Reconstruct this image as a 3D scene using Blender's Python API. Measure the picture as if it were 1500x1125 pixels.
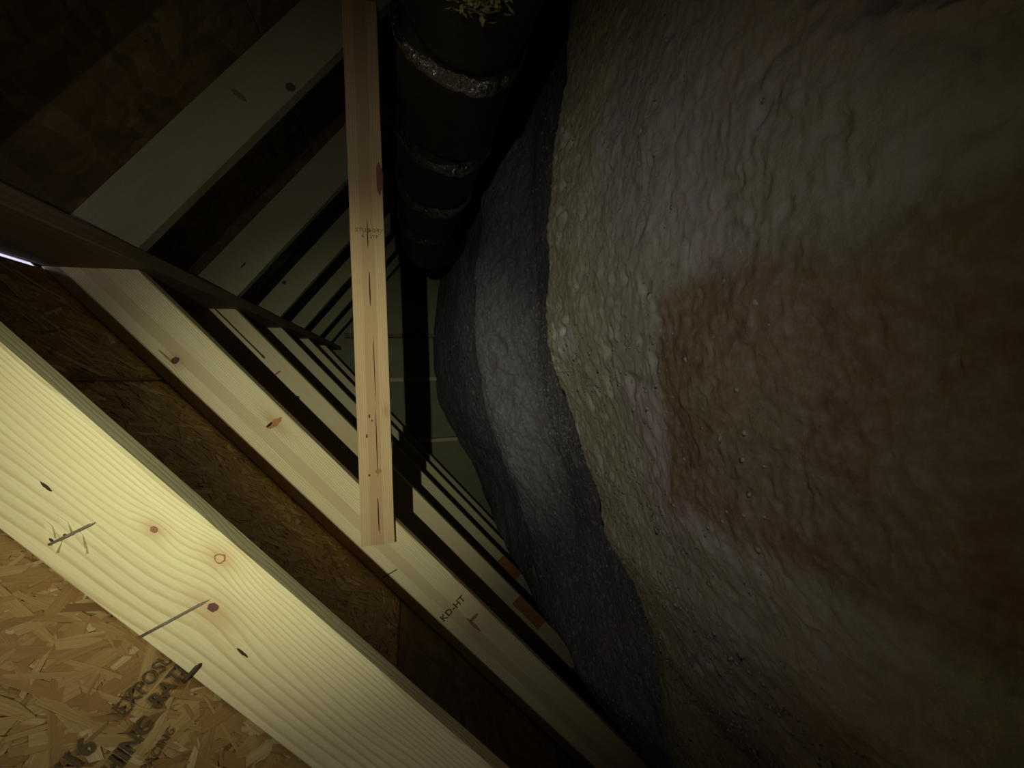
import bpy, bmesh, math, random
import numpy as np
from mathutils import Vector, Matrix, Euler

for o in list(bpy.data.objects):
    bpy.data.objects.remove(o)
SC = bpy.context.scene
COL = SC.collection
random.seed(7)
RNG = np.random.RandomState(11)

# ------------------------------------------------------------------ camera
# The photograph was taken with the phone turned on its side: world Z (up) points to image left.
F_PX = 564.34
pitch, yaw, roll = 0.2598, -0.0195, 0.0335
cp, sp, cy, sy, cr, sr = math.cos(pitch), math.sin(pitch), math.cos(yaw), math.sin(yaw), math.cos(roll), math.sin(roll)
FWD = Vector((sy * cp, cy * cp, -sp))
R0 = Vector((cy, -sy, 0))
D0 = FWD.cross(R0)
RIGHT = R0 * cr + D0 * sr          # world direction of the upright picture's right (= photo up)
DOWN = D0 * cr - R0 * sr           # world direction of the upright picture's down  (= photo right)
cam = bpy.data.cameras.new('camera')
cam.sensor_fit = 'HORIZONTAL'
cam.sensor_width = 36.0
cam.lens = F_PX * 36.0 / 1500.0
cam.clip_start = 0.01
cam.clip_end = 60
camo = bpy.data.objects.new('camera', cam)
COL.objects.link(camo)
m = Matrix.Identity(4)
for i in range(3):
    m[i][0] = DOWN[i]
    m[i][1] = RIGHT[i]
    m[i][2] = -FWD[i]
camo.matrix_world = m
SC.camera = camo

# ------------------------------------------------------------------ world, light, exposure
SC.view_settings.view_transform = 'Standard'
SC.view_settings.look = 'None'
SC.view_settings.gamma = 1.0
SC.view_settings.use_curve_mapping = False
SC.view_settings.exposure = 0.0
w = bpy.data.worlds.new('night_sky')
SC.world = w
w.use_nodes = True
w.node_tree.nodes['Background'].inputs[0].default_value = (0.78, 0.74, 1.0, 1)
w.node_tree.nodes['Background'].inputs[1].default_value = 1.0

# headlamp of the photographer: the only lamp, a little above and behind the lens
LAMP = Vector((0.0956, -0.45, 0.21))
AIM = LAMP + Vector((-0.125, 1.0, -0.045))
for nm, watts, half, colr in (('headlamp_beam', 41.0, 24, (0.95, 1.0, 0.68)), ('headlamp_spill', 10.5, 46, (0.98, 0.97, 0.86))):
    ld = bpy.data.lights.new(nm, 'SPOT')
    ld.energy = watts
    ld.color = colr
    ld.spot_size = math.radians(2 * half)
    ld.spot_blend = 1.0
    ld.shadow_soft_size = 0.006
    lo = bpy.data.objects.new(nm, ld)
    COL.objects.link(lo)
    lo.location = LAMP
    lo.rotation_euler = (AIM - LAMP).to_track_quat('-Z', 'Y').to_euler()

# ------------------------------------------------------------------ node helpers
def new_mat(name):
    mt = bpy.data.materials.new(name)
    mt.use_nodes = True
    nt = mt.node_tree
    b = nt.nodes['Principled BSDF']
    b.inputs['Roughness'].default_value = 0.75
    b.inputs['Specular IOR Level'].default_value = 0.25
    return mt, nt, b

class N:
    def __init__(s, nt):
        s.nt = nt
    def math(s, op, a, b=None, c=None, clamp=False):
        n = s.nt.nodes.new('ShaderNodeMath'); n.operation = op; n.use_clamp = clamp
        for i, v in enumerate((a, b, c)):
            if v is None: continue
            if isinstance(v, (int, float)): n.inputs[i].default_value = v
            else: s.nt.links.new(v, n.inputs[i])
        return n.outputs[0]
    def noise(s, vec, scale, detail=3, rough=0.55, dist=0.0, out=0):
        n = s.nt.nodes.new('ShaderNodeTexNoise'); s.nt.links.new(vec, n.inputs['Vector'])
        n.inputs['Scale'].default_value = scale; n.inputs['Detail'].default_value = detail
        n.inputs['Roughness'].default_value = rough; n.inputs['Distortion'].default_value = dist
        return n.outputs[out]
    def scale(s, vec, sc, add=None):
        n = s.nt.nodes.new('ShaderNodeVectorMath'); n.operation = 'MULTIPLY_ADD'
        s.nt.links.new(vec, n.inputs[0]); n.inputs[1].default_value = sc
        if add is None: n.inputs[2].default_value = (0, 0, 0)
        elif isinstance(add, tuple): n.inputs[2].default_value = add
        else: s.nt.links.new(add, n.inputs[2])
        return n.outputs[0]
    def ramp(s, f, stops, interp='LINEAR'):
        n = s.nt.nodes.new('ShaderNodeValToRGB'); s.nt.links.new(f, n.inputs[0])
        e = n.color_ramp.elements; n.color_ramp.interpolation = interp
        while len(e) < len(stops): e.new(0.5)
        for el, (p, c) in zip(e, stops):
            el.position = p
            el.color = (c, c, c, 1) if isinstance(c, (int, float)) else (*c, 1)
        return n.outputs[0]
    def mix(s, f, a, b, mode='MIX'):
        n = s.nt.nodes.new('ShaderNodeMix'); n.data_type = 'RGBA'; n.blend_type = mode
        for k, v in ((0, f), (6, a), (7, b)):
            if isinstance(v, (int, float)): n.inputs[k].default_value = v
            elif isinstance(v, tuple): n.inputs[k].default_value = (*v, 1)
            else: s.nt.links.new(v, n.inputs[k])
        return n.outputs[2]
    def coord(s, which='Object'):
        return s.nt.nodes.new('ShaderNodeTexCoord').outputs[which]
    def sep(s, v):
        n = s.nt.nodes.new('ShaderNodeSeparateXYZ'); s.nt.links.new(v, n.inputs[0]); return n.outputs
    def bump(s, h, dist, strength, b):
        n = s.nt.nodes.new('ShaderNodeBump'); s.nt.links.new(h, n.inputs['Height'])
        n.inputs['Distance'].default_value = dist; n.inputs['Strength'].default_value = strength
        s.nt.links.new(n.outputs[0], b.inputs['Normal'])
    def link(s, a, b):
        s.nt.links.new(a, b)

def pine(name, light, dark, h0, tilt, freq, knots=(), seed=0.0, depth=0.02, warp=0.012, stripe=None, contrast=1.0, logr=None):
    """plain-sawn pine: board axes X = length, Y = thickness, Z = width; rings round a pith line at width h0"""
    mt, nt, b = new_mat(name); n = N(nt)
    co = n.coord()
    rnd = nt.nodes.new('ShaderNodeObjectInfo').outputs['Random']
    off = n.math('MULTIPLY', rnd, 7.0 if seed is None else 0.0)
    cx = nt.nodes.new('ShaderNodeCombineXYZ'); n.link(off, cx.inputs[0]); n.link(off, cx.inputs[1])
    cx.inputs[2].default_value = 0 if seed is None else seed
    lowv = n.scale(co, (1.6, 6.0, 9.0), cx.outputs[0])
    low = n.noise(lowv, 1.0, 2, 0.5)
    x, y, z = n.sep(co)
    if seed is None:
        h0v = n.math('MULTIPLY_ADD', rnd, 0.16, -0.02)
    else:
        h0v = h0
    zz = n.math('SUBTRACT', z, h0v)
    zz = n.math('ADD', zz, n.math('MULTIPLY', x, tilt))
    zz = n.math('ADD', zz, n.math('MULTIPLY', n.math('SUBTRACT', low, 0.5), warp * 4))
    kmask = None
    for (ka, kh, kr, st) in knots:
        dx = n.math('DIVIDE', n.math('SUBTRACT', x, ka), 1.7 * st)
        dz = n.math('SUBTRACT', z, kh)
        d2 = n.math('ADD', n.math('MULTIPLY', dx, dx), n.math('MULTIPLY', dz, dz))
        g = n.math('EXPONENT', n.math('MULTIPLY', d2, -1.0 / (kr * 2.6) ** 2))
        zz = n.math('ADD', zz, n.math('MULTIPLY', g, kr * 1.3))
        mk = n.math('EXPONENT', n.math('MULTIPLY', d2, -1.0 / (kr * 1.5) ** 2))
        kmask = mk if kmask is None else n.math('MAXIMUM', kmask, mk)
    yy = n.math('ADD', y, depth)
    r = n.math('SQRT', n.math('ADD', n.math('MULTIPLY', zz, zz), n.math('MULTIPLY', yy, yy)))
    med = n.noise(n.scale(co, (5, 14, 40), cx.outputs[0]), 1.0, 2, 0.5)
    r = n.math('ADD', r, n.math('MULTIPLY_ADD', med, 0.006, -0.003))
    if logr: r = n.math('DIVIDE', n.math('LOGARITHM', r, math.e), freq); r = n.math('MULTIPLY', r, logr)
    fr = n.math('FRACT', n.math('MULTIPLY', r, freq))
    ring = n.ramp(fr, [(0.0, 0.0), (0.55, 0.25), (0.86, 1.0), (0.97, 0.75), (1.0, 0.0)])
    fine = n.noise(n.scale(co, (6, 260, 260)), 1.0, 3, 0.6)
    broad = n.noise(n.scale(co, (1.2, 14, 22), cx.outputs[0]), 1.0, 2, 0.5)
    f = n.math('MULTIPLY', ring, n.math('MULTIPLY_ADD', broad, 0.9 * contrast, 0.12 * contrast))
    col = n.mix(f, light, dark)
    col = n.mix(n.math('MULTIPLY', n.ramp(fine, [(0.4, 0.0), (0.75, 1.0)]), 0.22), col, tuple(c * 0.72 for c in dark))
    blotch = n.ramp(n.noise(n.scale(co, (3, 9, 12), cx.outputs[0]), 1.0, 2, 0.5), [(0.52, 0.0), (0.72, 1.0)])
    col = n.mix(n.math('MULTIPLY', blotch, 0.35), col, (light[0] * 0.92, light[1] * 0.72, light[2] * 0.55))
    if stripe:   # darker heartwood stripe along the board
        for (s0, s1, c) in stripe:
            wob = n.math('MULTIPLY_ADD', n.noise(n.scale(co, (2.2, 1, 1)), 1.0, 2), 0.012, -0.006)
            zs = n.math('ADD', z, wob)
            mk = n.math('MULTIPLY', n.math('GREATER_THAN', zs, s0), n.math('LESS_THAN', zs, s1))
            col = n.mix(n.math('MULTIPLY', mk, 0.6), col, c)
    if kmask is not None:
        col = n.mix(n.math('MULTIPLY', kmask, 0.55), col, (0.42, 0.22, 0.09))
    n.link(col, b.inputs['Base Color'])
    n.bump(n.math('ADD', n.math('MULTIPLY', ring, -0.4), fine), 0.0006, 0.5, b)
    return mt

PINE_L = (0.76, 0.68, 0.42); PINE_D = (0.46, 0.32, 0.13)
M = {}
M['near'] = pine('near_rafter_pine', PINE_L, PINE_D, -0.055, 0.02, 150,
                 [(0.697, 0.023, 0.010, 1.0), (0.613, 0.047, 0.007, 1.0), (0.745, 0.076, 0.013, 1.2)], seed=3.1, depth=0.03, warp=0.012, logr=15.0, contrast=0.95)
M['second'] = pine('second_rafter_pine', (0.86, 0.76, 0.50), (0.56, 0.41, 0.20), -0.03, -0.01, 210,
                   [(0.234, 0.099, 0.011, 1.0), (0.526, 0.039, 0.010, 2.0)], seed=5.7, depth=0.02, warp=0.006,
                   stripe=[(0.062, 0.094, (0.58, 0.44, 0.25))], contrast=1.5)
M['tie'] = pine('tie_pine', (0.72, 0.53, 0.31), (0.48, 0.29, 0.13), 0.11, 0.005, 170,
                [(0.40, 0.012, 0.006, 1.4)], seed=9.3, depth=0.012, warp=0.004, stripe=[(0.030, 0.066, (0.52, 0.32, 0.17))])
M['pine'] = pine('pine', (0.80, 0.68, 0.44), (0.50, 0.36, 0.18), 0.03, 0.008, 170, seed=None, depth=0.02)
M['pine_pale'] = pine('weathered_pine', (0.66, 0.59, 0.38), (0.50, 0.41, 0.24), 0.03, 0.008, 150, seed=None, depth=0.02, contrast=0.5)
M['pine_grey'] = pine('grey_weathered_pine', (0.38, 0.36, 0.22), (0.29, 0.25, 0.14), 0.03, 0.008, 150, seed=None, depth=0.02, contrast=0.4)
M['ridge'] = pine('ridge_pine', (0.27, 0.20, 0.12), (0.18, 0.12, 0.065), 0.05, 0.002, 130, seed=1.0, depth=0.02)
M['knot'] = None
mt, nt, b = new_mat('knot_wood'); n = N(nt); co = n.coord()
x, y, z = n.sep(co)
rr = n.math('SQRT', n.math('ADD', n.math('MULTIPLY', x, x), n.math('MULTIPLY', z, z)))
rr = n.math('ADD', rr, n.math('MULTIPLY', n.noise(co, 220, 2), 0.004))
c = n.ramp(n.math('FRACT', n.math('MULTIPLY', rr, 330)), [(0, (0.27, 0.12, 0.06)), (0.6, (0.36, 0.18, 0.09)), (1, (0.16, 0.07, 0.04))])
n.link(c, b.inputs['Base Color']); M['knot'] = mt
def flat(name, col, rough=0.8, metal=0.0, spec=0.25, nscale=60, amt=0.25, bump=0.0006):
    mt, nt, b = new_mat(name); n = N(nt); co = n.coord()
    f = n.noise(co, nscale, 4, 0.6)
    c = n.mix(f, tuple(v * (1 - amt) for v in col), tuple(min(1, v * (1 + amt)) for v in col))
    n.link(c, b.inputs['Base Color'])
    b.inputs['Roughness'].default_value = rough; b.inputs['Metallic'].default_value = metal
    b.inputs['Specular IOR Level'].default_value = spec
    n.bump(f, bump, 0.6, b)
    return mt
M['knot_pale'] = flat('pale_knot', (0.60, 0.42, 0.20))
M['knot_dark'] = flat('dark_knot', (0.14, 0.06, 0.05))
M['check'] = flat('dark_check', (0.05, 0.028, 0.015))
M['resin'] = flat('resin_streak', (0.42, 0.20, 0.07), rough=0.5)
M['nail'] = flat('dull_steel', (0.30, 0.29, 0.24), rough=0.45, metal=0.7)
M['nail_tip'] = flat('bright_steel', (0.95, 0.9, 0.7), rough=0.25, metal=0.9)
M['ink'] = flat('black_ink', (0.12, 0.085, 0.05), amt=0.6, nscale=300)
M['redwood'] = flat('reddish_wood', (0.46, 0.20, 0.08), amt=0.3, nscale=40)
M['drywall'] = flat('drywall', (0.5, 0.5, 0.48))
M['tuft'] = flat('pale_fibre', (0.52, 0.49, 0.44), rough=0.95, spec=0.05, nscale=90)
M['smudge'] = flat('grey_smudge', (0.20, 0.17, 0.09))
M['nail_dark'] = flat('rusty_nail', (0.06, 0.045, 0.03), rough=0.6)
M['leak_sheet_black'] = flat('black_leak_sheet', (0.015, 0.015, 0.013), rough=0.35, spec=0.5)
M['fibre'] = flat('yellow_glass_fibre', (0.55, 0.50, 0.22), rough=0.7, nscale=150, amt=0.5, bump=0.004)
mt = flat('duct_jacket', (0.030, 0.030, 0.018), rough=0.5, spec=0.5, nscale=14, amt=0.5, bump=0.004); M['duct'] = mt
M['foil'] = flat('shiny_duct_tape', (0.38, 0.40, 0.37), rough=0.06, metal=1.0, spec=0.5, nscale=45, amt=0.3, bump=0.03)
M['gable'] = flat('grey_gable_board', (0.30, 0.29, 0.19), nscale=6, amt=0.25)

# oriented strand board: base sheet (procedural) and loose strands (colour per strand)
mt, nt, b = new_mat('strand_board'); n = N(nt); co = n.coord()
v = nt.nodes.new('ShaderNodeTexVoronoi'); v.feature = 'F1'
wv = n.noise(co, 9, 3, 0.5, out=1)
n.link(n.scale(co, (34, 11, 1), n.scale(wv, (2.5, 2.5, 0))), v.inputs['Vector']); v.inputs['Scale'].default_value = 1.0
v2 = nt.nodes.new('ShaderNodeTexVoronoi'); n.link(n.scale(co, (14, 42, 1), n.scale(wv, (3, 3, 0))), v2.inputs['Vector']); v2.inputs['Scale'].default_value = 1.0
s1 = n.sep(v.outputs['Color']); s2 = n.sep(v2.outputs['Color'])
mixv = n.math('ADD', n.math('MULTIPLY', s1[0], 0.55), n.math('MULTIPLY', s2[1], 0.45))
c = n.ramp(mixv, [(0.1, (0.13, 0.08, 0.04)), (0.45, (0.19, 0.125, 0.06)), (0.75, (0.24, 0.165, 0.08)), (0.95, (0.31, 0.23, 0.12))])
fib = n.noise(n.scale(co, (160, 30, 1)), 1.0, 3, 0.6)
c = n.mix(n.math('MULTIPLY', fib, 0.35), c, (0.22, 0.13, 0.06))
n.link(c, b.inputs['Base Color']); n.bump(n.math('ADD', mixv, n.math('MULTIPLY', fib, 0.3)), 0.002, 0.7, b); M['osb'] = mt
mt, nt, b = new_mat('wood_strand'); n = N(nt); co = n.coord()
at_ = nt.nodes.new('ShaderNodeAttribute'); at_.attribute_name = 'strand'
tone, ux, uy = n.sep(at_.outputs['Vector'])
c = n.ramp(tone, [(0.0, (0.23, 0.125, 0.055)), (0.3, (0.38, 0.225, 0.09)), (0.65, (0.49, 0.325, 0.14)), (0.9, (0.57, 0.41, 0.2)), (1.0, (0.66, 0.54, 0.33))])
cmb = nt.nodes.new('ShaderNodeCombineXYZ'); n.link(n.math('MULTIPLY', ux, 9.0), cmb.inputs[0]); n.link(n.math('MULTIPLY', uy, 420.0), cmb.inputs[1]); n.link(n.math('MULTIPLY', tone, 37.0), cmb.inputs[2])
fib = n.noise(cmb.outputs[0], 1.0, 3, 0.65)
c = n.mix(n.math('MULTIPLY', n.ramp(fib, [(0.35, 0.0), (0.7, 1.0)]), 0.45), c, (0.24, 0.13, 0.055))
n.link(c, b.inputs['Base Color']); b.inputs['Roughness'].default_value = 0.6
n.bump(fib, 0.0008, 0.5, b); M['strand'] = mt

# blown insulation: purplish grey fibre, lit near crest painted as a paler olive band, brown patch in front
mt, nt, b = new_mat('blown_fibre'); n = N(nt); co = n.coord()
x, y, z = n.sep(co)
nz = n.noise(co, 3.2, 3, 0.5); nz2 = n.noise(n.scale(co, (1, 1, 1), (5, 3, 0)), 5.0, 3, 0.55); nf = n.noise(co, 70, 4, 0.6)
grey = n.ramp(nz, [(0.35, (0.58, 0.58, 0.50)), (0.5, (0.65, 0.56, 0.59)), (0.65, (0.54, 0.55, 0.50))])
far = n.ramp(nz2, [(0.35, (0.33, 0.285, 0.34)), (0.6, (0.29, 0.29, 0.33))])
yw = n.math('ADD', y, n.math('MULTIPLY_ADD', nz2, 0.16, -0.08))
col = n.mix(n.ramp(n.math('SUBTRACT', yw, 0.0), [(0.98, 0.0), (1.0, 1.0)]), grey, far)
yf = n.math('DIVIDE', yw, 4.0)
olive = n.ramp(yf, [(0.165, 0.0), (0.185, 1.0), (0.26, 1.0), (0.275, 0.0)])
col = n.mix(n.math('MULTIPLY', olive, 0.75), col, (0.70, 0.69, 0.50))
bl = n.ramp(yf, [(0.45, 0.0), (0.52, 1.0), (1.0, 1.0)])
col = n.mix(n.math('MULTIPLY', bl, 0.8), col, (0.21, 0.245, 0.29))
# brown tint: bounded patch
yn = n.math('ADD', y, n.math('MULTIPLY_ADD', nf, 0.014, -0.007))
xn = n.math('ADD', x, n.math('MULTIPLY_ADD', nz2, 0.10, -0.05))
def band(v, a, bb, s):
    lo_ = n.math('DIVIDE', n.math('SUBTRACT', v, a), s, clamp=True)
    hi_ = n.math('DIVIDE', n.math('SUBTRACT', bb, v), s, clamp=True)
    return n.math('MULTIPLY', lo_, hi_)
st = n.math('MULTIPLY', n.math('DIVIDE', n.math('SUBTRACT', n.math('MULTIPLY_ADD', x, -0.16, 0.558), yn), 0.02, clamp=True), band(xn, -0.27, 0.16, 0.05))
stc = n.ramp(nz2, [(0.35, (0.34, 0.20, 0.12)), (0.55, (0.33, 0.25, 0.15)), (0.7, (0.29, 0.24, 0.14))])
nb = n.noise(co, 15, 4, 0.6)
stc = n.mix(n.math('MULTIPLY', n.ramp(nb, [(0.5, 0.0), (0.66, 1.0)]), 0.7), stc, (0.23, 0.095, 0.045))
col = n.mix(n.math('MULTIPLY', st, 0.85), col, stc)
nb2 = n.noise(co, 30, 4, 0.65)
col = n.mix(n.math('MULTIPLY', n.ramp(nb2, [(0.56, 0.0), (0.70, 1.0)]), 0.35), col, (0.22, 0.17, 0.15))
pk = n.math('MULTIPLY', n.math('DIVIDE', n.math('SUBTRACT', -0.45, x), 0.15, clamp=True), n.math('DIVIDE', n.math('SUBTRACT', 0.85, y), 0.1, clamp=True))
col = n.mix(n.math('MULTIPLY', pk, 0.75), col, (0.54, 0.43, 0.45))
wx = n.math('SUBTRACT', x, 0.085); wy = n.math('SUBTRACT', y, 0.885)
wd_ = n.math('SQRT', n.math('ADD', n.math('MULTIPLY', wx, wx), n.math('MULTIPLY', n.math('MULTIPLY', wy, wy), 0.35)))
wd_ = n.math('ADD', wd_, n.math('MULTIPLY_ADD', nf, 0.05, -0.025))
col = n.mix(n.ramp(wd_, [(0.028, 1.0), (0.044, 0.0)]), col, (0.84, 0.80, 0.82))
col = n.mix(n.math('MULTIPLY', n.ramp(nf, [(0.45, 0.0), (0.7, 1.0)]), 0.25), col, (0.75, 0.72, 0.70))
n.link(col, b.inputs['Base Color']); b.inputs['Roughness'].default_value = 0.95
b.inputs['Specular IOR Level'].default_value = 0.05
n.bump(n.math('ADD', nf, n.math('MULTIPLY', n.noise(co, 190, 4, 0.7), 0.5)), 0.004, 0.6, b); M['fluff'] = mt

# ------------------------------------------------------------------ object helpers
def meta(o, label=None, cat=None, group=None, kind=None):
    if label: o['label'] = label
    if cat: o['category'] = cat
    if group: o['group'] = group
    if kind: o['kind'] = kind
    return o
def link_mesh(name, verts, faces, mat, parent=None, mw=None, smooth=False):
    me = bpy.data.meshes.new(name)
    me.from_pydata([tuple(v) for v in verts], [], faces)
    me.update()
    o = bpy.data.objects.new(name, me)
    if mat: me.materials.append(mat)
    COL.objects.link(o)
    if smooth: me.polygons.foreach_set('use_smooth', [True] * len(me.polygons))
    if mw is not None: o.matrix_world = mw
    if parent is not None:
        o.parent = parent
        o.matrix_parent_inverse = Matrix.Identity(4)
        if mw is not None: o.matrix_basis = parent_mw(parent).inverted() @ mw
    return o
PMW = {}
def parent_mw(p): return PMW.get(p.name, Matrix.Identity(4))
def basis(o, X, Y, Z):
    mm = Matrix.Identity(4)
    for i in range(3):
        mm[i][0], mm[i][1], mm[i][2], mm[i][3] = X[i], Y[i], Z[i], o[i]
    return mm
def board_geo(length, th, wd, shear=0.0, shear_end=0.0, seg=16, ch=0.003, bow=0.0, wob=0.0008, seed=0):
    """X 0..length, Y 0..th, Z 0..wd; chamfered arrises; start cut slanted by shear*z"""
    r = random.Random(seed)
    prof = [(ch, 0), (th - ch, 0), (th, ch), (th, wd - ch), (th - ch, wd), (ch, wd), (0, wd - ch), (0, ch)]
    vs, fs = [], []
    for i in range(seg + 1):
        t = i / seg
        for (py, pz) in prof:
            x0 = shear * pz; x1 = length + shear_end * pz
            x = x0 + (x1 - x0) * t
            dz = bow * (1 - (2 * t - 1) ** 2)
            j = wob if 0 < i < seg else 0
            vs.append((x, py + r.uniform(-j, j), pz + dz + r.uniform(-j, j)))
    k = 8
    for i in range(seg):
        for j in range(k):
            a = i * k + j; bq = i * k + (j + 1) % k
            fs.append((a, a + k, bq + k, bq))
    fs.append(tuple(range(k))); fs.append(tuple(reversed(range(seg * k, seg * k + k))))
    return vs, fs
def fix_normals(o):
    bm = bmesh.new(); bm.from_mesh(o.data); bmesh.ops.recalc_face_normals(bm, faces=bm.faces); bm.to_mesh(o.data); bm.free()
def board(name, mw, length, th, wd, mat, parent=None, **kw):
    vs, fs = board_geo(length, th, wd, **kw)
    o = link_mesh(name, vs, fs, mat, parent, mw)
    fix_normals(o)
    if parent is None: PMW[o.name] = mw.copy()
    return o
def disc_geo(rx, rz, h, n_=18, wob=0.12, seed=0):
    r = random.Random(seed)
    vs = [(0, -h, 0)]; ro = []
    for i in range(n_):
        a = 2 * math.pi * i / n_; q = 1 + r.uniform(-wob, wob)
        vs.append((rx * q * .8 * math.cos(a), -h, rz * q * .8 * math.sin(a)))
        ro.append((rx * q * math.cos(a), h * .5, rz * q * math.sin(a)))
    vs += ro
    fs = []
    for i in range(n_):
        j = (i + 1) % n_
        fs.append((0, 1 + i, 1 + j)); fs.append((1 + i, 1 + n_ + i, 1 + n_ + j, 1 + j))
    return vs, fs
def knot(parent, a, h, rx, rz, mat, label=None, depth=0.0006, name='knot', wob=0.12):
    vs, fs = disc_geo(rx, rz, depth, seed=int(a * 1000), wob=wob)
    o = link_mesh(name, vs, fs, mat, parent); fix_normals(o)
    o.location = (a, 0, h)
    if label: o['label'] = label
    return o
def text_mesh(name, body, size, mw, mat, parent, extrude=0.0004, shear=0.0, bold=0.0):
    extrude = 0.00012
    cu = bpy.data.curves.new(name, 'FONT'); cu.body = body; cu.size = size; cu.extrude = extrude; cu.offset = bold
    cu.space_character = 1.08; cu.resolution_u = 3
    t = bpy.data.objects.new(name, cu); COL.objects.link(t)
    dg = bpy.context.evaluated_depsgraph_get(); dg.update()
    me = bpy.data.meshes.new_from_object(t.evaluated_get(dg))
    bpy.data.objects.remove(t)
    me.materials.clear(); me.materials.append(mat)
    o = bpy.data.objects.new(name, me); COL.objects.link(o)
    o.parent = parent
    o.matrix_basis = parent_mw(parent).inverted() @ mw
    return o

# ------------------------------------------------------------------ roof frame of reference
T = 0.8418; K = math.hypot(1, T)
XR, ZR = 0.3512, 0.6484                    # underside corner of the ridge board
CL, CR = 0.4235, 1.0000                    # underside planes of the left and right rafters: z = C -+ T x
DL = Vector((-1, 0, -T)) / K; NL = Vector((-T, 0, 1)) / K
DR = Vector((1, 0, -T)) / K; NR = Vector((T, 0, 1)) / K
WL, WR = 0.155, 0.157
TOPL = CL + WL * K; TOPR = CR + WR * K     # sheathing planes
XO = XR - 0.038
OL = Vector((XO, 0, CL + T * XO)); OR = Vector((XR, 0, CR - T * XR))
YEND = 4.16; YBACK = -0.9; ZF = -1.0
def left_frame(y, lift=0.0): return basis(OL + Vector((0, y, 0)) + NL * lift, DL, Vector((0, 1, 0)), NL)
def right_frame(y, lift=0.0): return basis(OR + Vector((0, y, 0)) + NR * lift, DR, Vector((0, -1, 0)), NR)

# ------------------------------------------------------------------ setting
def slab(name, x0, x1, y0, y1, z0, z1, mat, parent=None):
    vs = [(x, y, z) for x in (x0, x1) for y in (y0, y1) for z in (z0, z1)]
    fs = [(0, 1, 3, 2), (4, 6, 7, 5), (0, 4, 5, 1), (2, 3, 7, 6), (0, 2, 6, 4), (1, 5, 7, 3)]
    o = link_mesh(name, vs, fs, mat, parent); fix_normals(o); return o
xl_e = (ZF - TOPL) / T; xr_e = (TOPR - ZF) / T
meta(slab('floor', xl_e - .05, xr_e + .05, YBACK - .05, YEND + .05, ZF - 0.012, ZF, M['drywall']), kind='structure')
def gable(name, y0, y1):
    zt = (TOPL + TOPR) / 2 + .03; xt = (TOPR - TOPL) / 2 / T
    p = [(xl_e - .03, ZF), (xr_e + .03, ZF), (xt, zt)]
    vs = [(x, y0, z) for x, z in p] + [(x, y1, z) for x, z in p]
    o = link_mesh(name, vs, [(0, 1, 2), (3, 5, 4), (0, 3, 4, 1), (1, 4, 5, 2), (2, 5, 3, 0)], M['gable']); fix_normals(o)
    return meta(o, kind='structure')
gf = gable('wall_front', YEND, YEND + .012)
gable('wall_back', YBACK - .012, YBACK)
# gable framing seen at the far end
for (xs, lab) in ((0.02, 'a'), (-0.62, 'b')):
    zt = CL + T * xs + .02
    board('gable_stud', basis(Vector((xs, YEND - .089, ZF)), Vector((0, 0, 1)), Vector((0, 1, 0)), Vector((-1, 0, 0))), zt - ZF, .087, .038, M['pine_pale'], gf, seg=6)
board('gable_stud', basis(Vector((.47, YEND - .089, ZF)), Vector((0, 0, 1)), Vector((0, 1, 0)), Vector((-1, 0, 0))), CR - T * .47 - ZF, .087, .038, M['ridge'], gf, seg=6)

ceil = bpy.data.objects.new('ceiling', None); COL.objects.link(ceil)
meta(ceil, kind='structure')
PMW['ceiling'] = Matrix.Identity(4)
panels = {}
def panel(side, a0, a1, y0, y1):
    fr = (left_frame if side == 'L' else right_frame)(0, WL if side == 'L' else WR)
    g = 0.0015
    ya, yb = (y0 + g, y1 - g) if side == 'L' else (-y1 + g, -y0 - g)
    vs, fs = [], []
    nx, ny = 6, 6
    # slab with softened edge: bottom (z=0) inset
    for z, ins in ((0.0, 0.0015), (0.0015, 0), (0.011, 0)):
        for (x, y) in ((a0 + g + ins, ya + ins), (a1 - g - ins, ya + ins), (a1 - g - ins, yb - ins), (a0 + g + ins, yb - ins)):
            vs.append((x, y, z))
    fs = [(0, 3, 2, 1)]
    for l in (0, 4):
        for j in range(4):
            k = (j + 1) % 4
            fs.append((l + j, l + k, l + 4 + k, l + 4 + j))
    fs.append((8, 9, 10, 11))
    o = link_mesh('sheathing_panel', vs, fs, M['osb'], ceil, fr); fix_normals(o)
    PMW[o.name] = fr.copy()
    return o
# joint on the left slope passes (x = .017, z = .628): distance along the slope
aj = (XO - 0.017) * K - 0 + 0.0
Pj = Vector((0.017, 0, TOPL + T * 0.017)); aj = (Pj - (OL + NL * WL)).dot(DL)
a_top = -T * WL + 0.0068            # left slope stops short of the ridge board: vent slot
ys = [YBACK, 1.859, YEND]
aL_end = (OL.x - xl_e) * K
for i in range(2):
    for (a0, a1) in ((a_top, aj), (aj, aj + .92), (aj + .92, aL_end + .1)):
        panels[('L', round(a0, 2), i)] = panel('L', a0, a1, ys[i], ys[i + 1])
ys = [YBACK, 1.879, YEND]
for i in range(2):
    for (a0, a1) in ((-T * WR + .004, .70), (.70, 1.92), (1.92, (xr_e - OR.x) * K + .1)):
        panel('R', a0, a1, ys[i], ys[i + 1])

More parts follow.
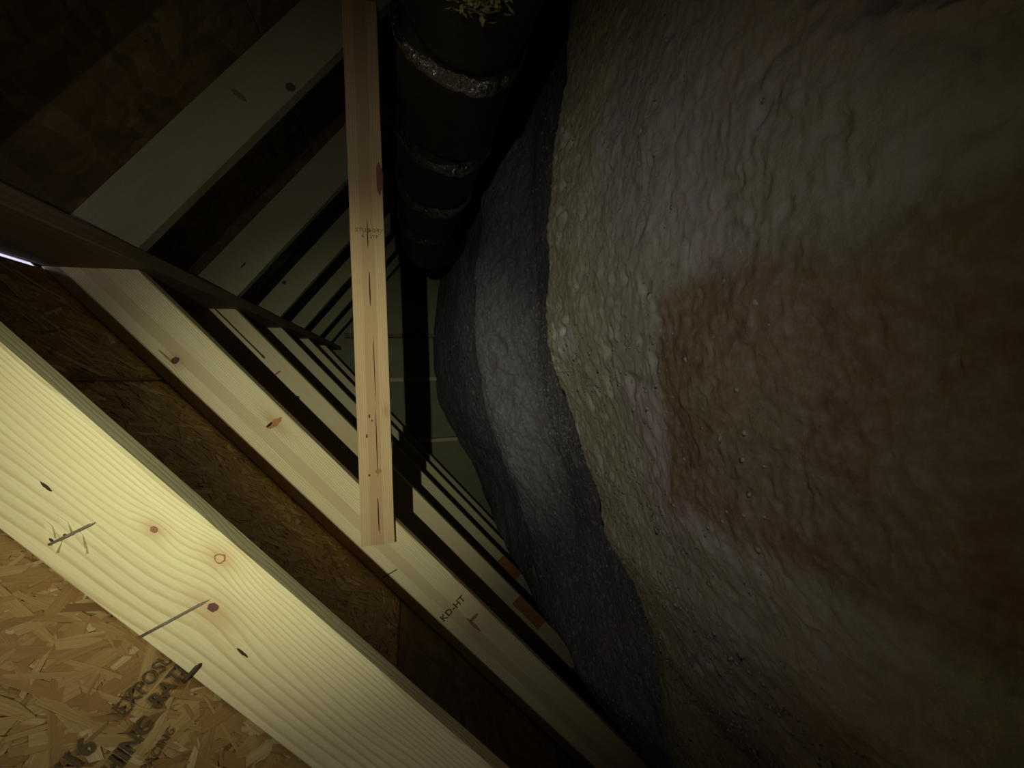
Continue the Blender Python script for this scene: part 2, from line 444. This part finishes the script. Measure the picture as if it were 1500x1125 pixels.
# unseen sheet added to block sky light at the panel joints; left open only along the near vent slot at the ridge
def leak_sheet(side, a0, a1, y0, y1):
    fr = (left_frame if side == 'L' else right_frame)(0, (WL if side == 'L' else WR) + .0115)
    if side == 'R': y0, y1 = -y1, -y0
    vs = [(x, y, z) for x in (a0, a1) for y in (y0, y1) for z in (0, .003)]
    o = link_mesh('light_leak_sheet', vs, [(0, 1, 3, 2), (4, 6, 7, 5), (0, 4, 5, 1), (2, 3, 7, 6), (0, 2, 6, 4), (1, 5, 7, 3)], M['leak_sheet_black'], ceil, fr); fix_normals(o)
leak_sheet('L', a_top, aL_end + .1, YBACK, YEND + .01)
leak_sheet('L', -T * WL - .06, a_top, 1.26, YEND + .01)
leak_sheet('L', -T * WL - .06, a_top, YBACK, .30)
leak_sheet('R', -T * WR - .035, (xr_e - OR.x) * K + .1, YBACK, YEND + .01)

# ------------------------------------------------------------------ wood strands of the near sheathing
def strands(parent_panel, a0, a1, y0, y1, count, seed):
    r = np.random.RandomState(seed)
    V, Fc, At = [], [], []
    for i in range(count):
        L = r.uniform(.03, .12); Wd = r.uniform(.005, .021)
        if r.rand() < .12: Wd *= .35; L *= .6
        ca, cyy = r.uniform(a0, a1), r.uniform(y0, y1)
        th = r.normal(0.9, .55) if r.rand() < .6 else r.uniform(0, math.pi)
        hz = -r.uniform(0.0001, 0.0018)
        tx, ty = r.normal(0, .008), r.normal(0, .03)
        tone = min(1, max(0, r.normal(.5, .24)))
        if r.rand() < .04: tone = 1.0; 
        c_, s_ = math.cos(th), math.sin(th)
        pts = [(-L/2, -Wd/2*r.uniform(.5, 1)), (-L/2*r.uniform(.1, .5), -Wd/2), (L/2*r.uniform(.7, 1), -Wd/2*r.uniform(.6, 1)), (L/2, Wd/2*r.uniform(.2, .8)), (L/2*r.uniform(.1, .6), Wd/2), (-L/2*r.uniform(.8, 1.05), Wd/2*r.uniform(.5, 1))]
        base = len(V)
        P = []
        for (u, v_) in pts:
            x = ca + u * c_ - v_ * s_; y = cyy + u * s_ + v_ * c_
            P.append((x, y, max(-.0035, hz + u * tx + v_ * ty), u, v_))
        if min(p[0] for p in P) < a0 or max(p[0] for p in P) > a1 or min(p[1] for p in P) < y0 or max(p[1] for p in P) > y1: continue
        for p in P: V.append(p[:3]); At.append((tone, p[3] + i * .37, p[4] + i * .11))
        for p in P: V.append((p[0], p[1], p[2] + .0005)); At.append((tone * .5, p[3] + i * .37, p[4]))
        Fc.append(tuple(base + j for j in (0, 5, 4, 3, 2, 1)))
        for j in range(6):
            k = (j + 1) % 6
            Fc.append((base + j, base + k, base + 6 + k, base + 6 + j))
    o = link_mesh('wood_strands', V, Fc, M['strand'], parent_panel)
    at = o.data.attributes.new('strand', 'FLOAT_VECTOR', 'POINT')
    at.data.foreach_set('vector', np.array(At, dtype=np.float32).ravel())
    o['kind'] = 'stuff'
    return o
pk = [k for k in panels if k[0] == 'L' and k[2] == 0]
pk.sort(key=lambda k: k[1])
strands(panels[pk[0]], a_top + .004, aj - .002, -.1, 1.30, 3300, 3)
strands(panels[pk[1]], aj + .002, aj + .915, -.1, 1.30, 9800, 4)
lower = panels[pk[1]]
# stamp on the panel beside the near rafter; baseline runs along the ridge direction, tops toward the ridge
PL0 = OL + NL * WL
def stamp(body, a, y, size, bold=0.0):
    o_ = PL0 + DL * a + Vector((0, y, 0)) - NL * 0.0032
    return text_mesh('ink_stamp', body, size, basis(o_, Vector((0, 1, 0)), -DL, -NL), M['ink'], lower, bold=bold)
stamp('EXPOSURE 1', .757, .515, .024)
stamp('RATED', .782, .545, .027, .0005)
stamp('SHEATHING', .788, .385, .025, .0005)
stamp('24/16', .755, .415, .027, .0005)
stamp('SIZED FOR SPACING', .812, .400, .014)

# ------------------------------------------------------------------ ridge board
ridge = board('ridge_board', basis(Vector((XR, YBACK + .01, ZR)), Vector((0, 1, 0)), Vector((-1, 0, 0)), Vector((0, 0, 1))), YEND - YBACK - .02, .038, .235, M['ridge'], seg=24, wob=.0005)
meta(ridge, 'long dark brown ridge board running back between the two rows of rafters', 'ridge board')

# ------------------------------------------------------------------ rafters
LY = [0.6039, 1.2468, 1.8404, 2.431, 3.03, 3.60]
LW = [0.153, 0.155, 0.155, 0.155, 0.155, 0.155]
labels_L = ['wide bright pine rafter across the lower left corner, nearest to the camera',
            'pine rafter with dark knots that the collar tie is nailed across, second from lower left',
            'pale rafter behind the one the collar tie crosses, long dark split at its top',
            'slim lit rafter fourth from the lower left, seen between two dark gaps',
            'narrow rafter fifth from the lower left, far back under the ridge board',
            'thinnest farthest rafter on the lower left slope, close to the gable end wall']
mats = [M['near'], M['second'], M['pine'], M['pine_pale'], M['pine'], M['pine_pale']]
RL = []
for i, (y, wd) in enumerate(zip(LY, LW)):
    lift = 0.0
    fr = left_frame(y, lift)
    # slanted (plumb) cut at the ridge: x shifts by -T*z
    o = board('rafter', fr, 2.36, .038, wd, mats[i], shear=-T, shear_end=-T * .3, seg=24, seed=i, wob=.0003, bow=0.0)
    o.data.transform(Matrix.Translation((-T * lift + .0012, 0, 0)))
    meta(o, labels_L[i], 'rafter', 'rafters of the left roof slope')
    RL.append(o)
RY = [0.66, 1.25, 1.861, 2.415, 2.922, 3.40, 3.86]
labels_R = ['rafter on the upper right slope just outside the top left of the photo',
            'broad grey-brown rafter in the upper left, widest of the row above the ridge board',
            'second widest pale rafter above the ridge board, left of the collar tie',
            'third rafter above the ridge board, small dark knot near its lower end',
            'fourth rafter above the ridge board, ending behind the collar tie middle',
            'fifth narrow dim rafter above the ridge board near the far end',
            'farthest faint rafter above the ridge board, against the gable end wall']
RR = []
for i, y in enumerate(RY):
    fr = right_frame(y + .038) @ Matrix.Translation((.0012, 0, 0))   # local Y points to -Y world, so the near face is at y
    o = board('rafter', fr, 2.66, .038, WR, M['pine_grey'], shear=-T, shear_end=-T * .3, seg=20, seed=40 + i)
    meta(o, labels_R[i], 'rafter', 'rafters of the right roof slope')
    RR.append(o)

# knots, checks and marks on the near rafter
n0, n1, n2 = RL[0], RL[1], RL[2]
knot(n0, .697, .023, .0080, .0070, M['knot'], 'brown ringed knot outline')
knot(n0, .697, .023, .0068, .0058, M['knot_pale'], 'pale ringed knot', depth=.0009)
knot(n0, .613, .047, .005, .004, M['knot'])
knot(n0, .740, .073, .0075, .007, M['knot_dark'], 'dark round reddish knot')
knot(n0, .814, .093, .0105, .002, M['check'], name='pitch_pocket')
knot(n0, .492, .086, .009, .002, M['check'], name='pitch_pocket')
knot(n1, .234, .099, .009, .012, M['knot_dark'], 'dark knot near the ridge')
knot(n1, .215, .108, .030, .003, M['resin'], name='resin_streak')
knot(n1, .526, .039, .009, .024, M['resin'], 'long reddish spike knot')
knot(n1, .520, .052, .004, .012, M['check'], name='check')
knot(n1, 1.415, .062, .035, .006, M['resin'], name='resin_streak')
knot(n1, 1.40, .045, .007, .02, M['resin'], name='resin_streak')
knot(n2, .430, .072, .008, .006, M['knot_dark'], 'small dark knot')
knot(n2, .30, .060, .004, .016, M['knot'])
# right slope knots (local Y of these boards runs toward the camera: near face at Y = .038)
def rknot(parent, fr_y, px, pz, rx, rz, mat, label=None, name='knot'):
    p = Vector((px, fr_y, pz)); d_ = p - OR
    a, h = d_.dot(DR), d_.dot(NR)
    vs, fs = disc_geo(rx, rz, .0008, seed=int(a * 991))
    vs = [(x, -y, z) for x, y, z in vs]
    o = link_mesh(name, vs, fs, mat, parent); fix_normals(o); o.location = (a, .038, h)
    if label: o['label'] = label
rknot(RR[1], 1.25, .81, .436, .008, .026, M['smudge'], 'dark rectangular smudge', name='ink_smudge')
rknot(RR[1], 1.25, .854, .306, .013, .013, M['knot_dark'])
rknot(RR[3], 2.415, .562, .66, .012, .012, M['knot_dark'])
rknot(RR[2], 1.861, .50, .66, .018, .004, M['check'], name='check')

# long split along the upper end of the third rafter
st = board('split', left_frame(LY[2], 0) @ Matrix.Translation((-.045, -.0008, .052)), .255, .002, .006, M['check'], RL[2], seg=8, ch=.0004, wob=.0002)
st['label'] = 'long dark split near the ridge end'
knot(RL[2], .213, .055, .012, .005, M['knot_dark'], name='check')

# reddish scabs at the feet of the third and fourth rafters
def scab(parent, y, a0, a1, h0, wd):
    o = board('scab_block', left_frame(y, 0) @ Matrix.Translation((a0, -.020, h0)), a1 - a0, .020, wd, M['redwood'], parent, seg=4)
    o['label'] = 'reddish brown block nailed at the foot'
scab(RL[2], LY[2], 1.84, 2.03, -.006, .055)
scab(RL[3], LY[3], 1.93, 2.1, -.006, .06)

# ------------------------------------------------------------------ collar tie
ty0 = 1.2468 - .038 - .0005
tie = board('collar_tie', basis(Vector((-.490, ty0, .0585)), Vector((1, 0, 0)), Vector((0, 1, 0)), Vector((0, 0, 1))), 1.60, .038, .0945, M['tie'], seg=24, wob=.0005, ch=.0012)
meta(tie, 'upright-looking two by four collar tie crossing the photo, end nailed over the second rafter', 'collar tie')
def tmark(x, z, rx, rz, mat, name, label=None):
    return knot(tie, x + .490, z - .0585, rx, rz, mat, label, name=name)
tmark(.43, .105, .045, .0018, M['check'], 'check'); tmark(.27, .104, .055, .002, M['check'], 'check')
tmark(.04, .099, .10, .0014, M['check'], 'check'); tmark(-.18, .100, .11, .0014, M['check'], 'check')
tmark(-.40, .102, .06, .002, M['check'], 'check')
tmark(-.105, .118, .006, .003, M['knot_dark'], 'knot'); tmark(-.118, .110, .004, .0025, M['knot_dark'], 'knot')
tmark(-.163, .127, .007, .0025, M['knot_dark'], 'knot'); tmark(-.28, .124, .004, .003, M['knot_dark'], 'knot')
tmark(-.27, .098, .006, .010, M['resin'], 'resin_streak')
tmark(.60, .066, .05, .010, M['knot'], 'knot')
ts = [('STUD', .139, .448, .0165), ('S-DRY', .104, .448, .0150), ('6', .121, .430, .014), ('SYP', .100, .430, .0150)]
for body, z, x, s in ts:
    text_mesh('ink_stamp', body, s, basis(Vector((x - s * .7, ty0 - .0009, z)), Vector((0, 0, -1)), Vector((1, 0, 0)), Vector((0, -1, 0))), M['ink'], tie)
# grade stamp on the second rafter
o_ = OL + DL * 1.333 + NL * .118 + Vector((0, LY[1] - .0007, 0))
text_mesh('ink_stamp', 'KD-HT', .030, basis(o_, -NL, -DL, Vector((0, -1, 0))), M['ink'], n1, bold=.0007)

# ------------------------------------------------------------------ nails poking through the sheathing
def nail(name, y, a0, h0, a1, h1, rad, label, cat='nail', tip=False, dy=0.0, mat='nail'):
    p0 = OL + DL * a0 + NL * h0 + Vector((0, y, 0)); p1 = OL + DL * a1 + NL * h1 + Vector((0, y + dy, 0))
    ax = (p1 - p0); L = ax.length; ax.normalize()
    up = Vector((0, 1, 0)); s_ = ax.cross(up).normalized(); up = s_.cross(ax)
    mw = basis(p0, ax, up, s_)
    prof = [(0, 1), (.35, 1), (.36, 1.12), (.39, 1.12), (.40, 1), (.55, 1), (.88, 1), (.95, .6), (1, .05)]
    vs, fs = [], []; k = 10
    for (t, q) in prof:
        for j in range(k):
            an = 2 * math.pi * j / k; vs.append((t * L, rad * q * math.cos(an), rad * q * math.sin(an)))
    for i in range(len(prof) - 1):
        for j in range(k):
            a = i * k + j; b2 = i * k + (j + 1) % k; fs.append((a, b2, b2 + k, a + k))
    fs.append(tuple(range(k)))
    if not tip:
        o = link_mesh(name, vs, fs, M[mat], None, mw, smooth=True); fix_normals(o)
        return meta(o, label, cat, 'roofing nails through the sheathing')
    e = bpy.data.objects.new(name, None); COL.objects.link(e); e.matrix_world = mw; PMW[e.name] = mw.copy()
    o = link_mesh('shank', vs, fs, M['nail'], e, None, smooth=True); fix_normals(o)
    vs2 = [(L * .93 + x * .012, y_ * .0021, z_ * .0021) for x, y_, z_ in [(-.3, 1, 0), (-.3, 0, 1), (-.3, -1, 0), (-.3, 0, -1), (.9, 0, 0)]]
    o = link_mesh('tip', vs2, [(0, 1, 4), (1, 2, 4), (2, 3, 4), (3, 0, 4), (3, 2, 1, 0)], M['nail_tip'], e); fix_normals(o)
    o['label'] = 'shiny nail tip'
    return meta(e, label, cat, 'roofing nails through the sheathing')
nail('nail', LY[0] - .006, .705, .147, .727, .070, .0018, 'long nail with a shiny tip across the nearest rafter by the dark round knot', tip=True)
nail('nail', LY[0] - .003, .548, .130, .561, .081, .0018, 'grey nail breaking through splintered wood at the left end of the nearest rafter')
nail('nail', LY[0] - .010, .787, .160, .783, .128, .0028, 'short black nail point at the lower edge of the nearest rafter beside the stamp', mat='nail_dark')
nail('nail', LY[1] - .006, 1.082, .143, 1.096, .095, .0016, 'thin dark nail on the second rafter just below the end of the collar tie', mat='nail_dark')
# splinters around the second nail
def splinter(a, h, L, wd, ang, lift):
    c_, s_ = math.cos(ang), math.sin(ang)
    pts = [(-L / 2, 0, -.0006), (0, wd / 2, -.0015 - lift * .3), (L / 2, wd * .1, -.001 - lift), (0, -wd / 2, -.0012)]
    vs = [(a + u * c_ - v_ * s_, y_, h + u * s_ + v_ * c_) for u, v_, y_ in pts] + [(a + u * c_ - v_ * s_, .0008, h + u * s_ + v_ * c_) for u, v_, y_ in pts]
    fs = [(0, 1, 2, 3), (4, 7, 6, 5)] + [(i, (i + 1) % 4, 4 + (i + 1) % 4, 4 + i) for i in range(4)]
    o = link_mesh('splinter', vs, fs, M['near'], n0); fix_normals(o)
for (a, h, L, wd, an, lf) in [(.540, .104, .034, .007, .15, .003), (.562, .104, .034, .006, .25, .004), (.532, .117, .030, .006, .2, .003), (.574, .109, .022, .005, .3, .004), (.552, .124, .024, .008, .6, .005)]:
    splinter(a, h, L, wd, an, lf)
knot(n0, .549, .127, .008, .002, M['check'], name='check'); knot(n0, .551, .114, .003, .002, M['check'], name='check')

# ------------------------------------------------------------------ flexible duct
def duct_path():
    pts = []
    y = -.5
    while y < 2.55: pts.append(Vector((.885, y, -.149 - .012 * math.sin((y - .2) * 2.6)))); y += .01
    R = .24; c0 = Vector((.885 + R, 2.55, pts[-1].z)); z0 = pts[-1].z
    for i in range(1, 60):
        a = i / 59 * math.pi / 2
        pts.append(Vector((c0.x - R * math.cos(a), 2.55 + R * math.sin(a), z0 - .34 * (i / 59) ** 2)))
    for i in range(1, 24): pts.append(Vector((c0.x + i * .006, 2.55 + R, z0 - .34 - .008 * i)))
    return pts
creases = [.60, 1.02, 1.37, 1.73, 2.1, 2.45]
straps = [0.935, 1.33, 1.70, 2.06]
def vnoise(P, seed):
    """vectorised 3-d value noise, P (n,3) -> (n,) in -1..1"""
    Pi = np.floor(P).astype(np.int64); f = P - Pi; f = f * f * (3 - 2 * f)
    def h(ix, iy, iz):
        q = (ix * 374761393 + iy * 668265263 + iz * 2147483647 + seed * 1274126177) & 0xffffffff
        q = ((q ^ (q >> 13)) * 1274126177) & 0xffffffff
        q = q ^ (q >> 16)
        return (q & 0xffff) / 32767.5 - 1
    r = 0
    for dx in (0, 1):
        for dy in (0, 1):
            for dz in (0, 1):
                wgt = (f[:, 0] if dx else 1 - f[:, 0]) * (f[:, 1] if dy else 1 - f[:, 1]) * (f[:, 2] if dz else 1 - f[:, 2])
                r = r + wgt * h(Pi[:, 0] + dx, Pi[:, 1] + dy, Pi[:, 2] + dz)
    return r
def tube(pts, radf, k, name, mat, parent=None, noise=0.0, seed=0):
    vs = []; prev = None
    for i, p in enumerate(pts):
        tg = (pts[min(i + 1, len(pts) - 1)] - pts[max(i - 1, 0)]).normalized()
        u = tg.cross(Vector((0, 0, 1))).normalized(); v_ = u.cross(tg)
        for j in range(k):
            a = 2 * math.pi * j / k
            r_ = radf(i, p, a)
            vs.append(p + u * (r_ * math.cos(a)) + v_ * (r_ * math.sin(a)))
    fs = []
    for i in range(len(pts) - 1):
        for j in range(k):
            a = i * k + j; b2 = i * k + (j + 1) % k
            fs.append((a, b2, b2 + k, a + k))
    return vs, fs
dp = duct_path()
duct = bpy.data.objects.new('flexible_duct', None); COL.objects.link(duct); duct.location = (.885, .9, -.32)
meta(duct, 'black insulated flexible air duct running into the dark right of the collar tie', 'duct')
PMW[duct.name] = Matrix.Translation((.885, .9, -.32))
nz_tab = None
def drad(i, p, a):
    y = p.y if i < 306 else 2.55 + (i - 306) * .01
    r_ = .163
    for c_ in straps:
        d = (y - c_ + .010 * math.sin(a * 3 + c_ * 9))
        r_ -= .020 * math.exp(-(d / .022) ** 2)
        r_ += .005 * math.exp(-((d - .055) / .03) ** 2)
    return r_
vs, fs = tube(dp, drad, 96, 'jacket', M['duct'])
P = np.array([tuple(v) for v in vs])
ydist = np.min(np.abs(P[:, 1][:, None] - np.array(straps)[None]), axis=1)
amp = .0018 + .0075 * np.exp(-(ydist / .05) ** 2)
cent = np.repeat(np.array([tuple(p) for p in dp]), 96, axis=0)
nr = (P - cent); nr /= np.linalg.norm(nr, axis=1)[:, None]
wr = vnoise(P * [26, 40, 26], 3) + .5 * vnoise(P * [60, 80, 60], 5)
P = P + nr * (amp * wr)[:, None]
o = link_mesh('jacket', P.tolist(), fs, M['duct'], duct, Matrix.Identity(4), smooth=True)
for c_ in straps:   # taped bands just past each pinch
    idx = [i for i, p in enumerate(dp[:300]) if c_ + .008 <= p.y <= c_ + .050]
    sub = dp[idx[0]:idx[-1] + 1]
    fine = []
    for q in range(len(sub) * 3 - 2):
        t = q / 3; i0 = int(t); i1 = min(i0 + 1, len(sub) - 1); fine.append(sub[i0].lerp(sub[i1], t - i0))
    def tr(i, p, a):
        d = p.y - c_ + .010 * math.sin(a * 3 + c_ * 9)
        return .1655 - .020 * math.exp(-(d / .022) ** 2) + .005 * math.exp(-((d - .055) / .03) ** 2)
    v2, f2 = tube(fine, tr, 150, 'tape', M['foil'])
    Q = np.array([tuple(v) for v in v2]); cc = np.repeat(np.array([tuple(p) for p in fine]), 150, axis=0)
    n2_ = Q - cc; n2_ /= np.linalg.norm(n2_, axis=1)[:, None]
    w2 = vnoise(Q * [26, 40, 26], 3) + .5 * vnoise(Q * [60, 80, 60], 5) + .7 * np.abs(vnoise(Q * [45, 110, 45], 9))
    Q = Q + n2_ * (.0065 * w2)[:, None]
    t_ = link_mesh('tape_band', Q.tolist(), f2, M['foil'], duct, Matrix.Identity(4), smooth=True)
    t_['label'] = 'shiny crumpled tape band'
# torn jacket: a tuft of yellow fibre showing
def tuft(cx_, y, z, n_, sz, name, parent, mat, seed):
    r = random.Random(seed); V, Fc = [], []
    for i in range(n_):
        c_ = Vector((cx_ + r.gauss(0, .008), y + r.gauss(0, sz * .5), z + r.gauss(0, sz)))
        ax = Vector((r.gauss(0, .4), r.gauss(0, .6), r.gauss(0, 1))).normalized(); L = r.uniform(.008, .03)
        s_ = ax.orthogonal().normalized() * r.uniform(.003, .009); t_ = ax.cross(s_).normalized() * .001
        b_ = len(V)
        V += [c_ - ax * L / 2, c_ + s_ + t_ * 2, c_ + ax * L / 2, c_ - s_, c_ + t_ * 3]
        Fc += [(b_, b_ + 1, b_ + 4), (b_ + 1, b_ + 2, b_ + 4), (b_ + 2, b_ + 3, b_ + 4), (b_ + 3, b_, b_ + 4), (b_, b_ + 3, b_ + 2, b_ + 1)]
    o = link_mesh(name, V, Fc, mat, parent, Matrix.Identity(4)); fix_normals(o); return o
t_ = tuft(.722, .735, -.145, 170, .028, 'torn_fibre', duct, M['fibre'], 5)
t_['label'] = 'yellow glass fibre showing through a tear'; t_['kind'] = 'stuff'

# ------------------------------------------------------------------ blown insulation
XS = np.array([-1.95, -1.5, -1.25, -.9, -.65, -.45, -.2, .1, .4, .9, 1.4, 2.0, 2.7])
PR = {
    -.9: [-.95, -.9, -.8, -.72, -.6, -.5, -.44, -.42, -.42, -.46, -.5, -.55, -.6],
    .5: [-.92, -.88, -.79, -.72, -.6, -.5, -.43, -.39, -.39, -.45, -.5, -.55, -.6],
    .97: [-.9, -.85, -.775, -.725, -.612, -.512, -.455, -.368, -.372, -.452, -.5, -.55, -.6],
    1.08: [-.9, -.85, -.78, -.75, -.68, -.60, -.54, -.46, -.45, -.50, -.53, -.57, -.6],
    1.25: [-.9, -.82, -.70, -.73, -.71, -.68, -.62, -.58, -.56, -.56, -.58, -.6, -.62],
    1.6: [-.9, -.79, -.655, -.70, -.70, -.66, -.61, -.56, -.54, -.55, -.56, -.58, -.6],
    2.0: [-.9, -.75, -.64, -.63, -.56, -.46, -.395, -.352, -.342, -.40, -.5, -.55, -.6],
    2.3: [-.9, -.76, -.66, -.68, -.64, -.56, -.50, -.46, -.44, -.46, -.5, -.55, -.6],
    3.0: [-.9, -.78, -.66, -.68, -.60, -.49, -.40, -.36, -.34, -.36, -.45, -.5, -.55],
    4.15: [-.9, -.85, -.75, -.62, -.48, -.38, -.28, -.25, -.255, -.32, -.42, -.5, -.55]}
PY = np.array(sorted(PR)); PZ = np.array([PR[k] for k in sorted(PR)])
def insulation_z(X, Y):
    # smooth in x, linear-smooth in y
    Z = np.zeros_like(X)
    iy = np.clip(np.searchsorted(PY, Y) - 1, 0, len(PY) - 2); ty = np.clip((Y - PY[iy]) / (PY[iy + 1] - PY[iy]), 0, 1)
    ix = np.clip(np.searchsorted(XS, X) - 1, 0, len(XS) - 2); tx = np.clip((X - XS[ix]) / (XS[ix + 1] - XS[ix]), 0, 1)
    ty = ty * .4 + .6 * ty * ty * (3 - 2 * ty); tx = tx * .6 + .4 * tx * tx * (3 - 2 * tx)
    a = PZ[iy, ix] * (1 - tx) + PZ[iy, ix + 1] * tx; b_ = PZ[iy + 1, ix] * (1 - tx) + PZ[iy + 1, ix + 1] * tx
    return a * (1 - ty) + b_ * ty
xg = np.linspace(-1.9, 2.55, 760)
yg = np.concatenate([np.linspace(-.88, .1, 50, endpoint=False), np.linspace(.1, 1.3, 420, endpoint=False), np.linspace(1.3, 2.4, 260, endpoint=False), np.linspace(2.4, 4.15, 240)])
XX, YY = np.meshgrid(xg, yg)
X = XX.ravel().copy(); Y = YY.ravel().copy()
one = np.zeros_like(X)
def nn(s, seed, ox=0): return vnoise(np.stack([X * s + ox, Y * s, one + .5], 1), seed)
Xw = X + .05 * nn(4, 21); Yw = Y + .06 * nn(3.3, 23) + .016 * nn(13, 24) + .009 * nn(38, 28)
Z = insulation_z(Xw, Yw)
Z += .012 * nn(5, 1) + .006 * nn(11, 2) + .0025 * nn(27, 3) + .0022 * nn(60, 4) + .0018 * nn(130, 5)
patch = np.clip(nn(4.5, 7, 1.7) * 1.5 + .2, 0, 1)
pit = np.clip(nn(34, 8, 3.3) - .42, 0, 1) * patch; Z -= .045 * pit
Z += .0035 * (1 - np.abs(nn(85, 14))) - .0035
Z += .010 * np.clip(nn(62, 9) - .35, 0, 1) * patch
lim_l = (TOPL + T * X) - .012; lim_r = (TOPR - T * X) - .012
Z = np.minimum(Z, np.minimum(lim_l, lim_r)); Z = np.maximum(Z, ZF + .004)
X += .006 * nn(48, 11); Y += .006 * nn(48, 12)
Y = np.clip(Y, YBACK + .01, YEND - .012)
nx_ = len(xg); ny_ = len(yg)
idx = np.arange(nx_ * ny_).reshape(ny_, nx_)
quads = np.stack([idx[:-1, :-1], idx[:-1, 1:], idx[1:, 1:], idx[1:, :-1]], -1).reshape(-1, 4)
me = bpy.data.meshes.new('loose_insulation')
me.vertices.add(nx_ * ny_); me.vertices.foreach_set('co', np.stack([X, Y, Z], 1).astype(np.float32).ravel())
me.loops.add(quads.size); me.loops.foreach_set('vertex_index', quads.ravel().astype(np.int32))
me.polygons.add(len(quads)); me.polygons.foreach_set('loop_start', np.arange(0, quads.size, 4, dtype=np.int32))
me.update(calc_edges=True); me.validate()
me.polygons.foreach_set('use_smooth', [True] * len(me.polygons))
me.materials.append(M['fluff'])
ins = bpy.data.objects.new('loose_insulation', me); COL.objects.link(ins)
meta(ins, 'lumpy grey blown fibre insulation heaped over the attic floor, brown in front', 'insulation', kind='stuff')
# loose tufts lying on the heap
r = np.random.RandomState(5); V, Fc = [], []
cnt = 0
while cnt < 7000:
    tx = r.uniform(-1.3, 1.25); ty = r.triangular(.3, .9, 2.0)
    if vnoise(np.array([[tx * 7, ty * 7, .5]]), 31)[0] < r.uniform(-.6, .7): continue
    j = int(np.clip(np.searchsorted(yg, ty), 0, ny_ - 1)); i = int(np.clip(np.searchsorted(xg, tx), 0, nx_ - 1))
    z = Z.reshape(ny_, nx_)[j, i]; cnt += 1
    s_ = r.uniform(.0025, .007) * (1.0 if r.rand() < .93 else 2.0) * (.75 + .5 * ty / 1.3); b_ = len(V)
    q = [(-1, -.3, 0), (-.2, -1, .1), (.9, -.5, 0), (1, .4, .1), (0, 1, .05), (-.8, .6, .1), (.1, 0, .45)]
    an = r.uniform(0, 6.28); ca, sa = math.cos(an), math.sin(an)
    for (u, v_, h_) in q:
        u *= r.uniform(.6, 1.3); v_ *= r.uniform(.4, 1.1)
        V.append((tx + (u * ca - v_ * sa) * s_, ty + (u * sa + v_ * ca) * s_, z + (h_ * r.uniform(.6, 1.4) - .3) * s_))
    Fc += [(b_ + a, b_ + (a + 1) % 6, b_ + 6) for a in range(6)] + [(b_ + 5, b_ + 4, b_ + 3, b_ + 2, b_ + 1, b_)]
tf = link_mesh('loose_tufts', V, Fc, M['tuft'], ins, smooth=True)
tf['kind'] = 'stuff'
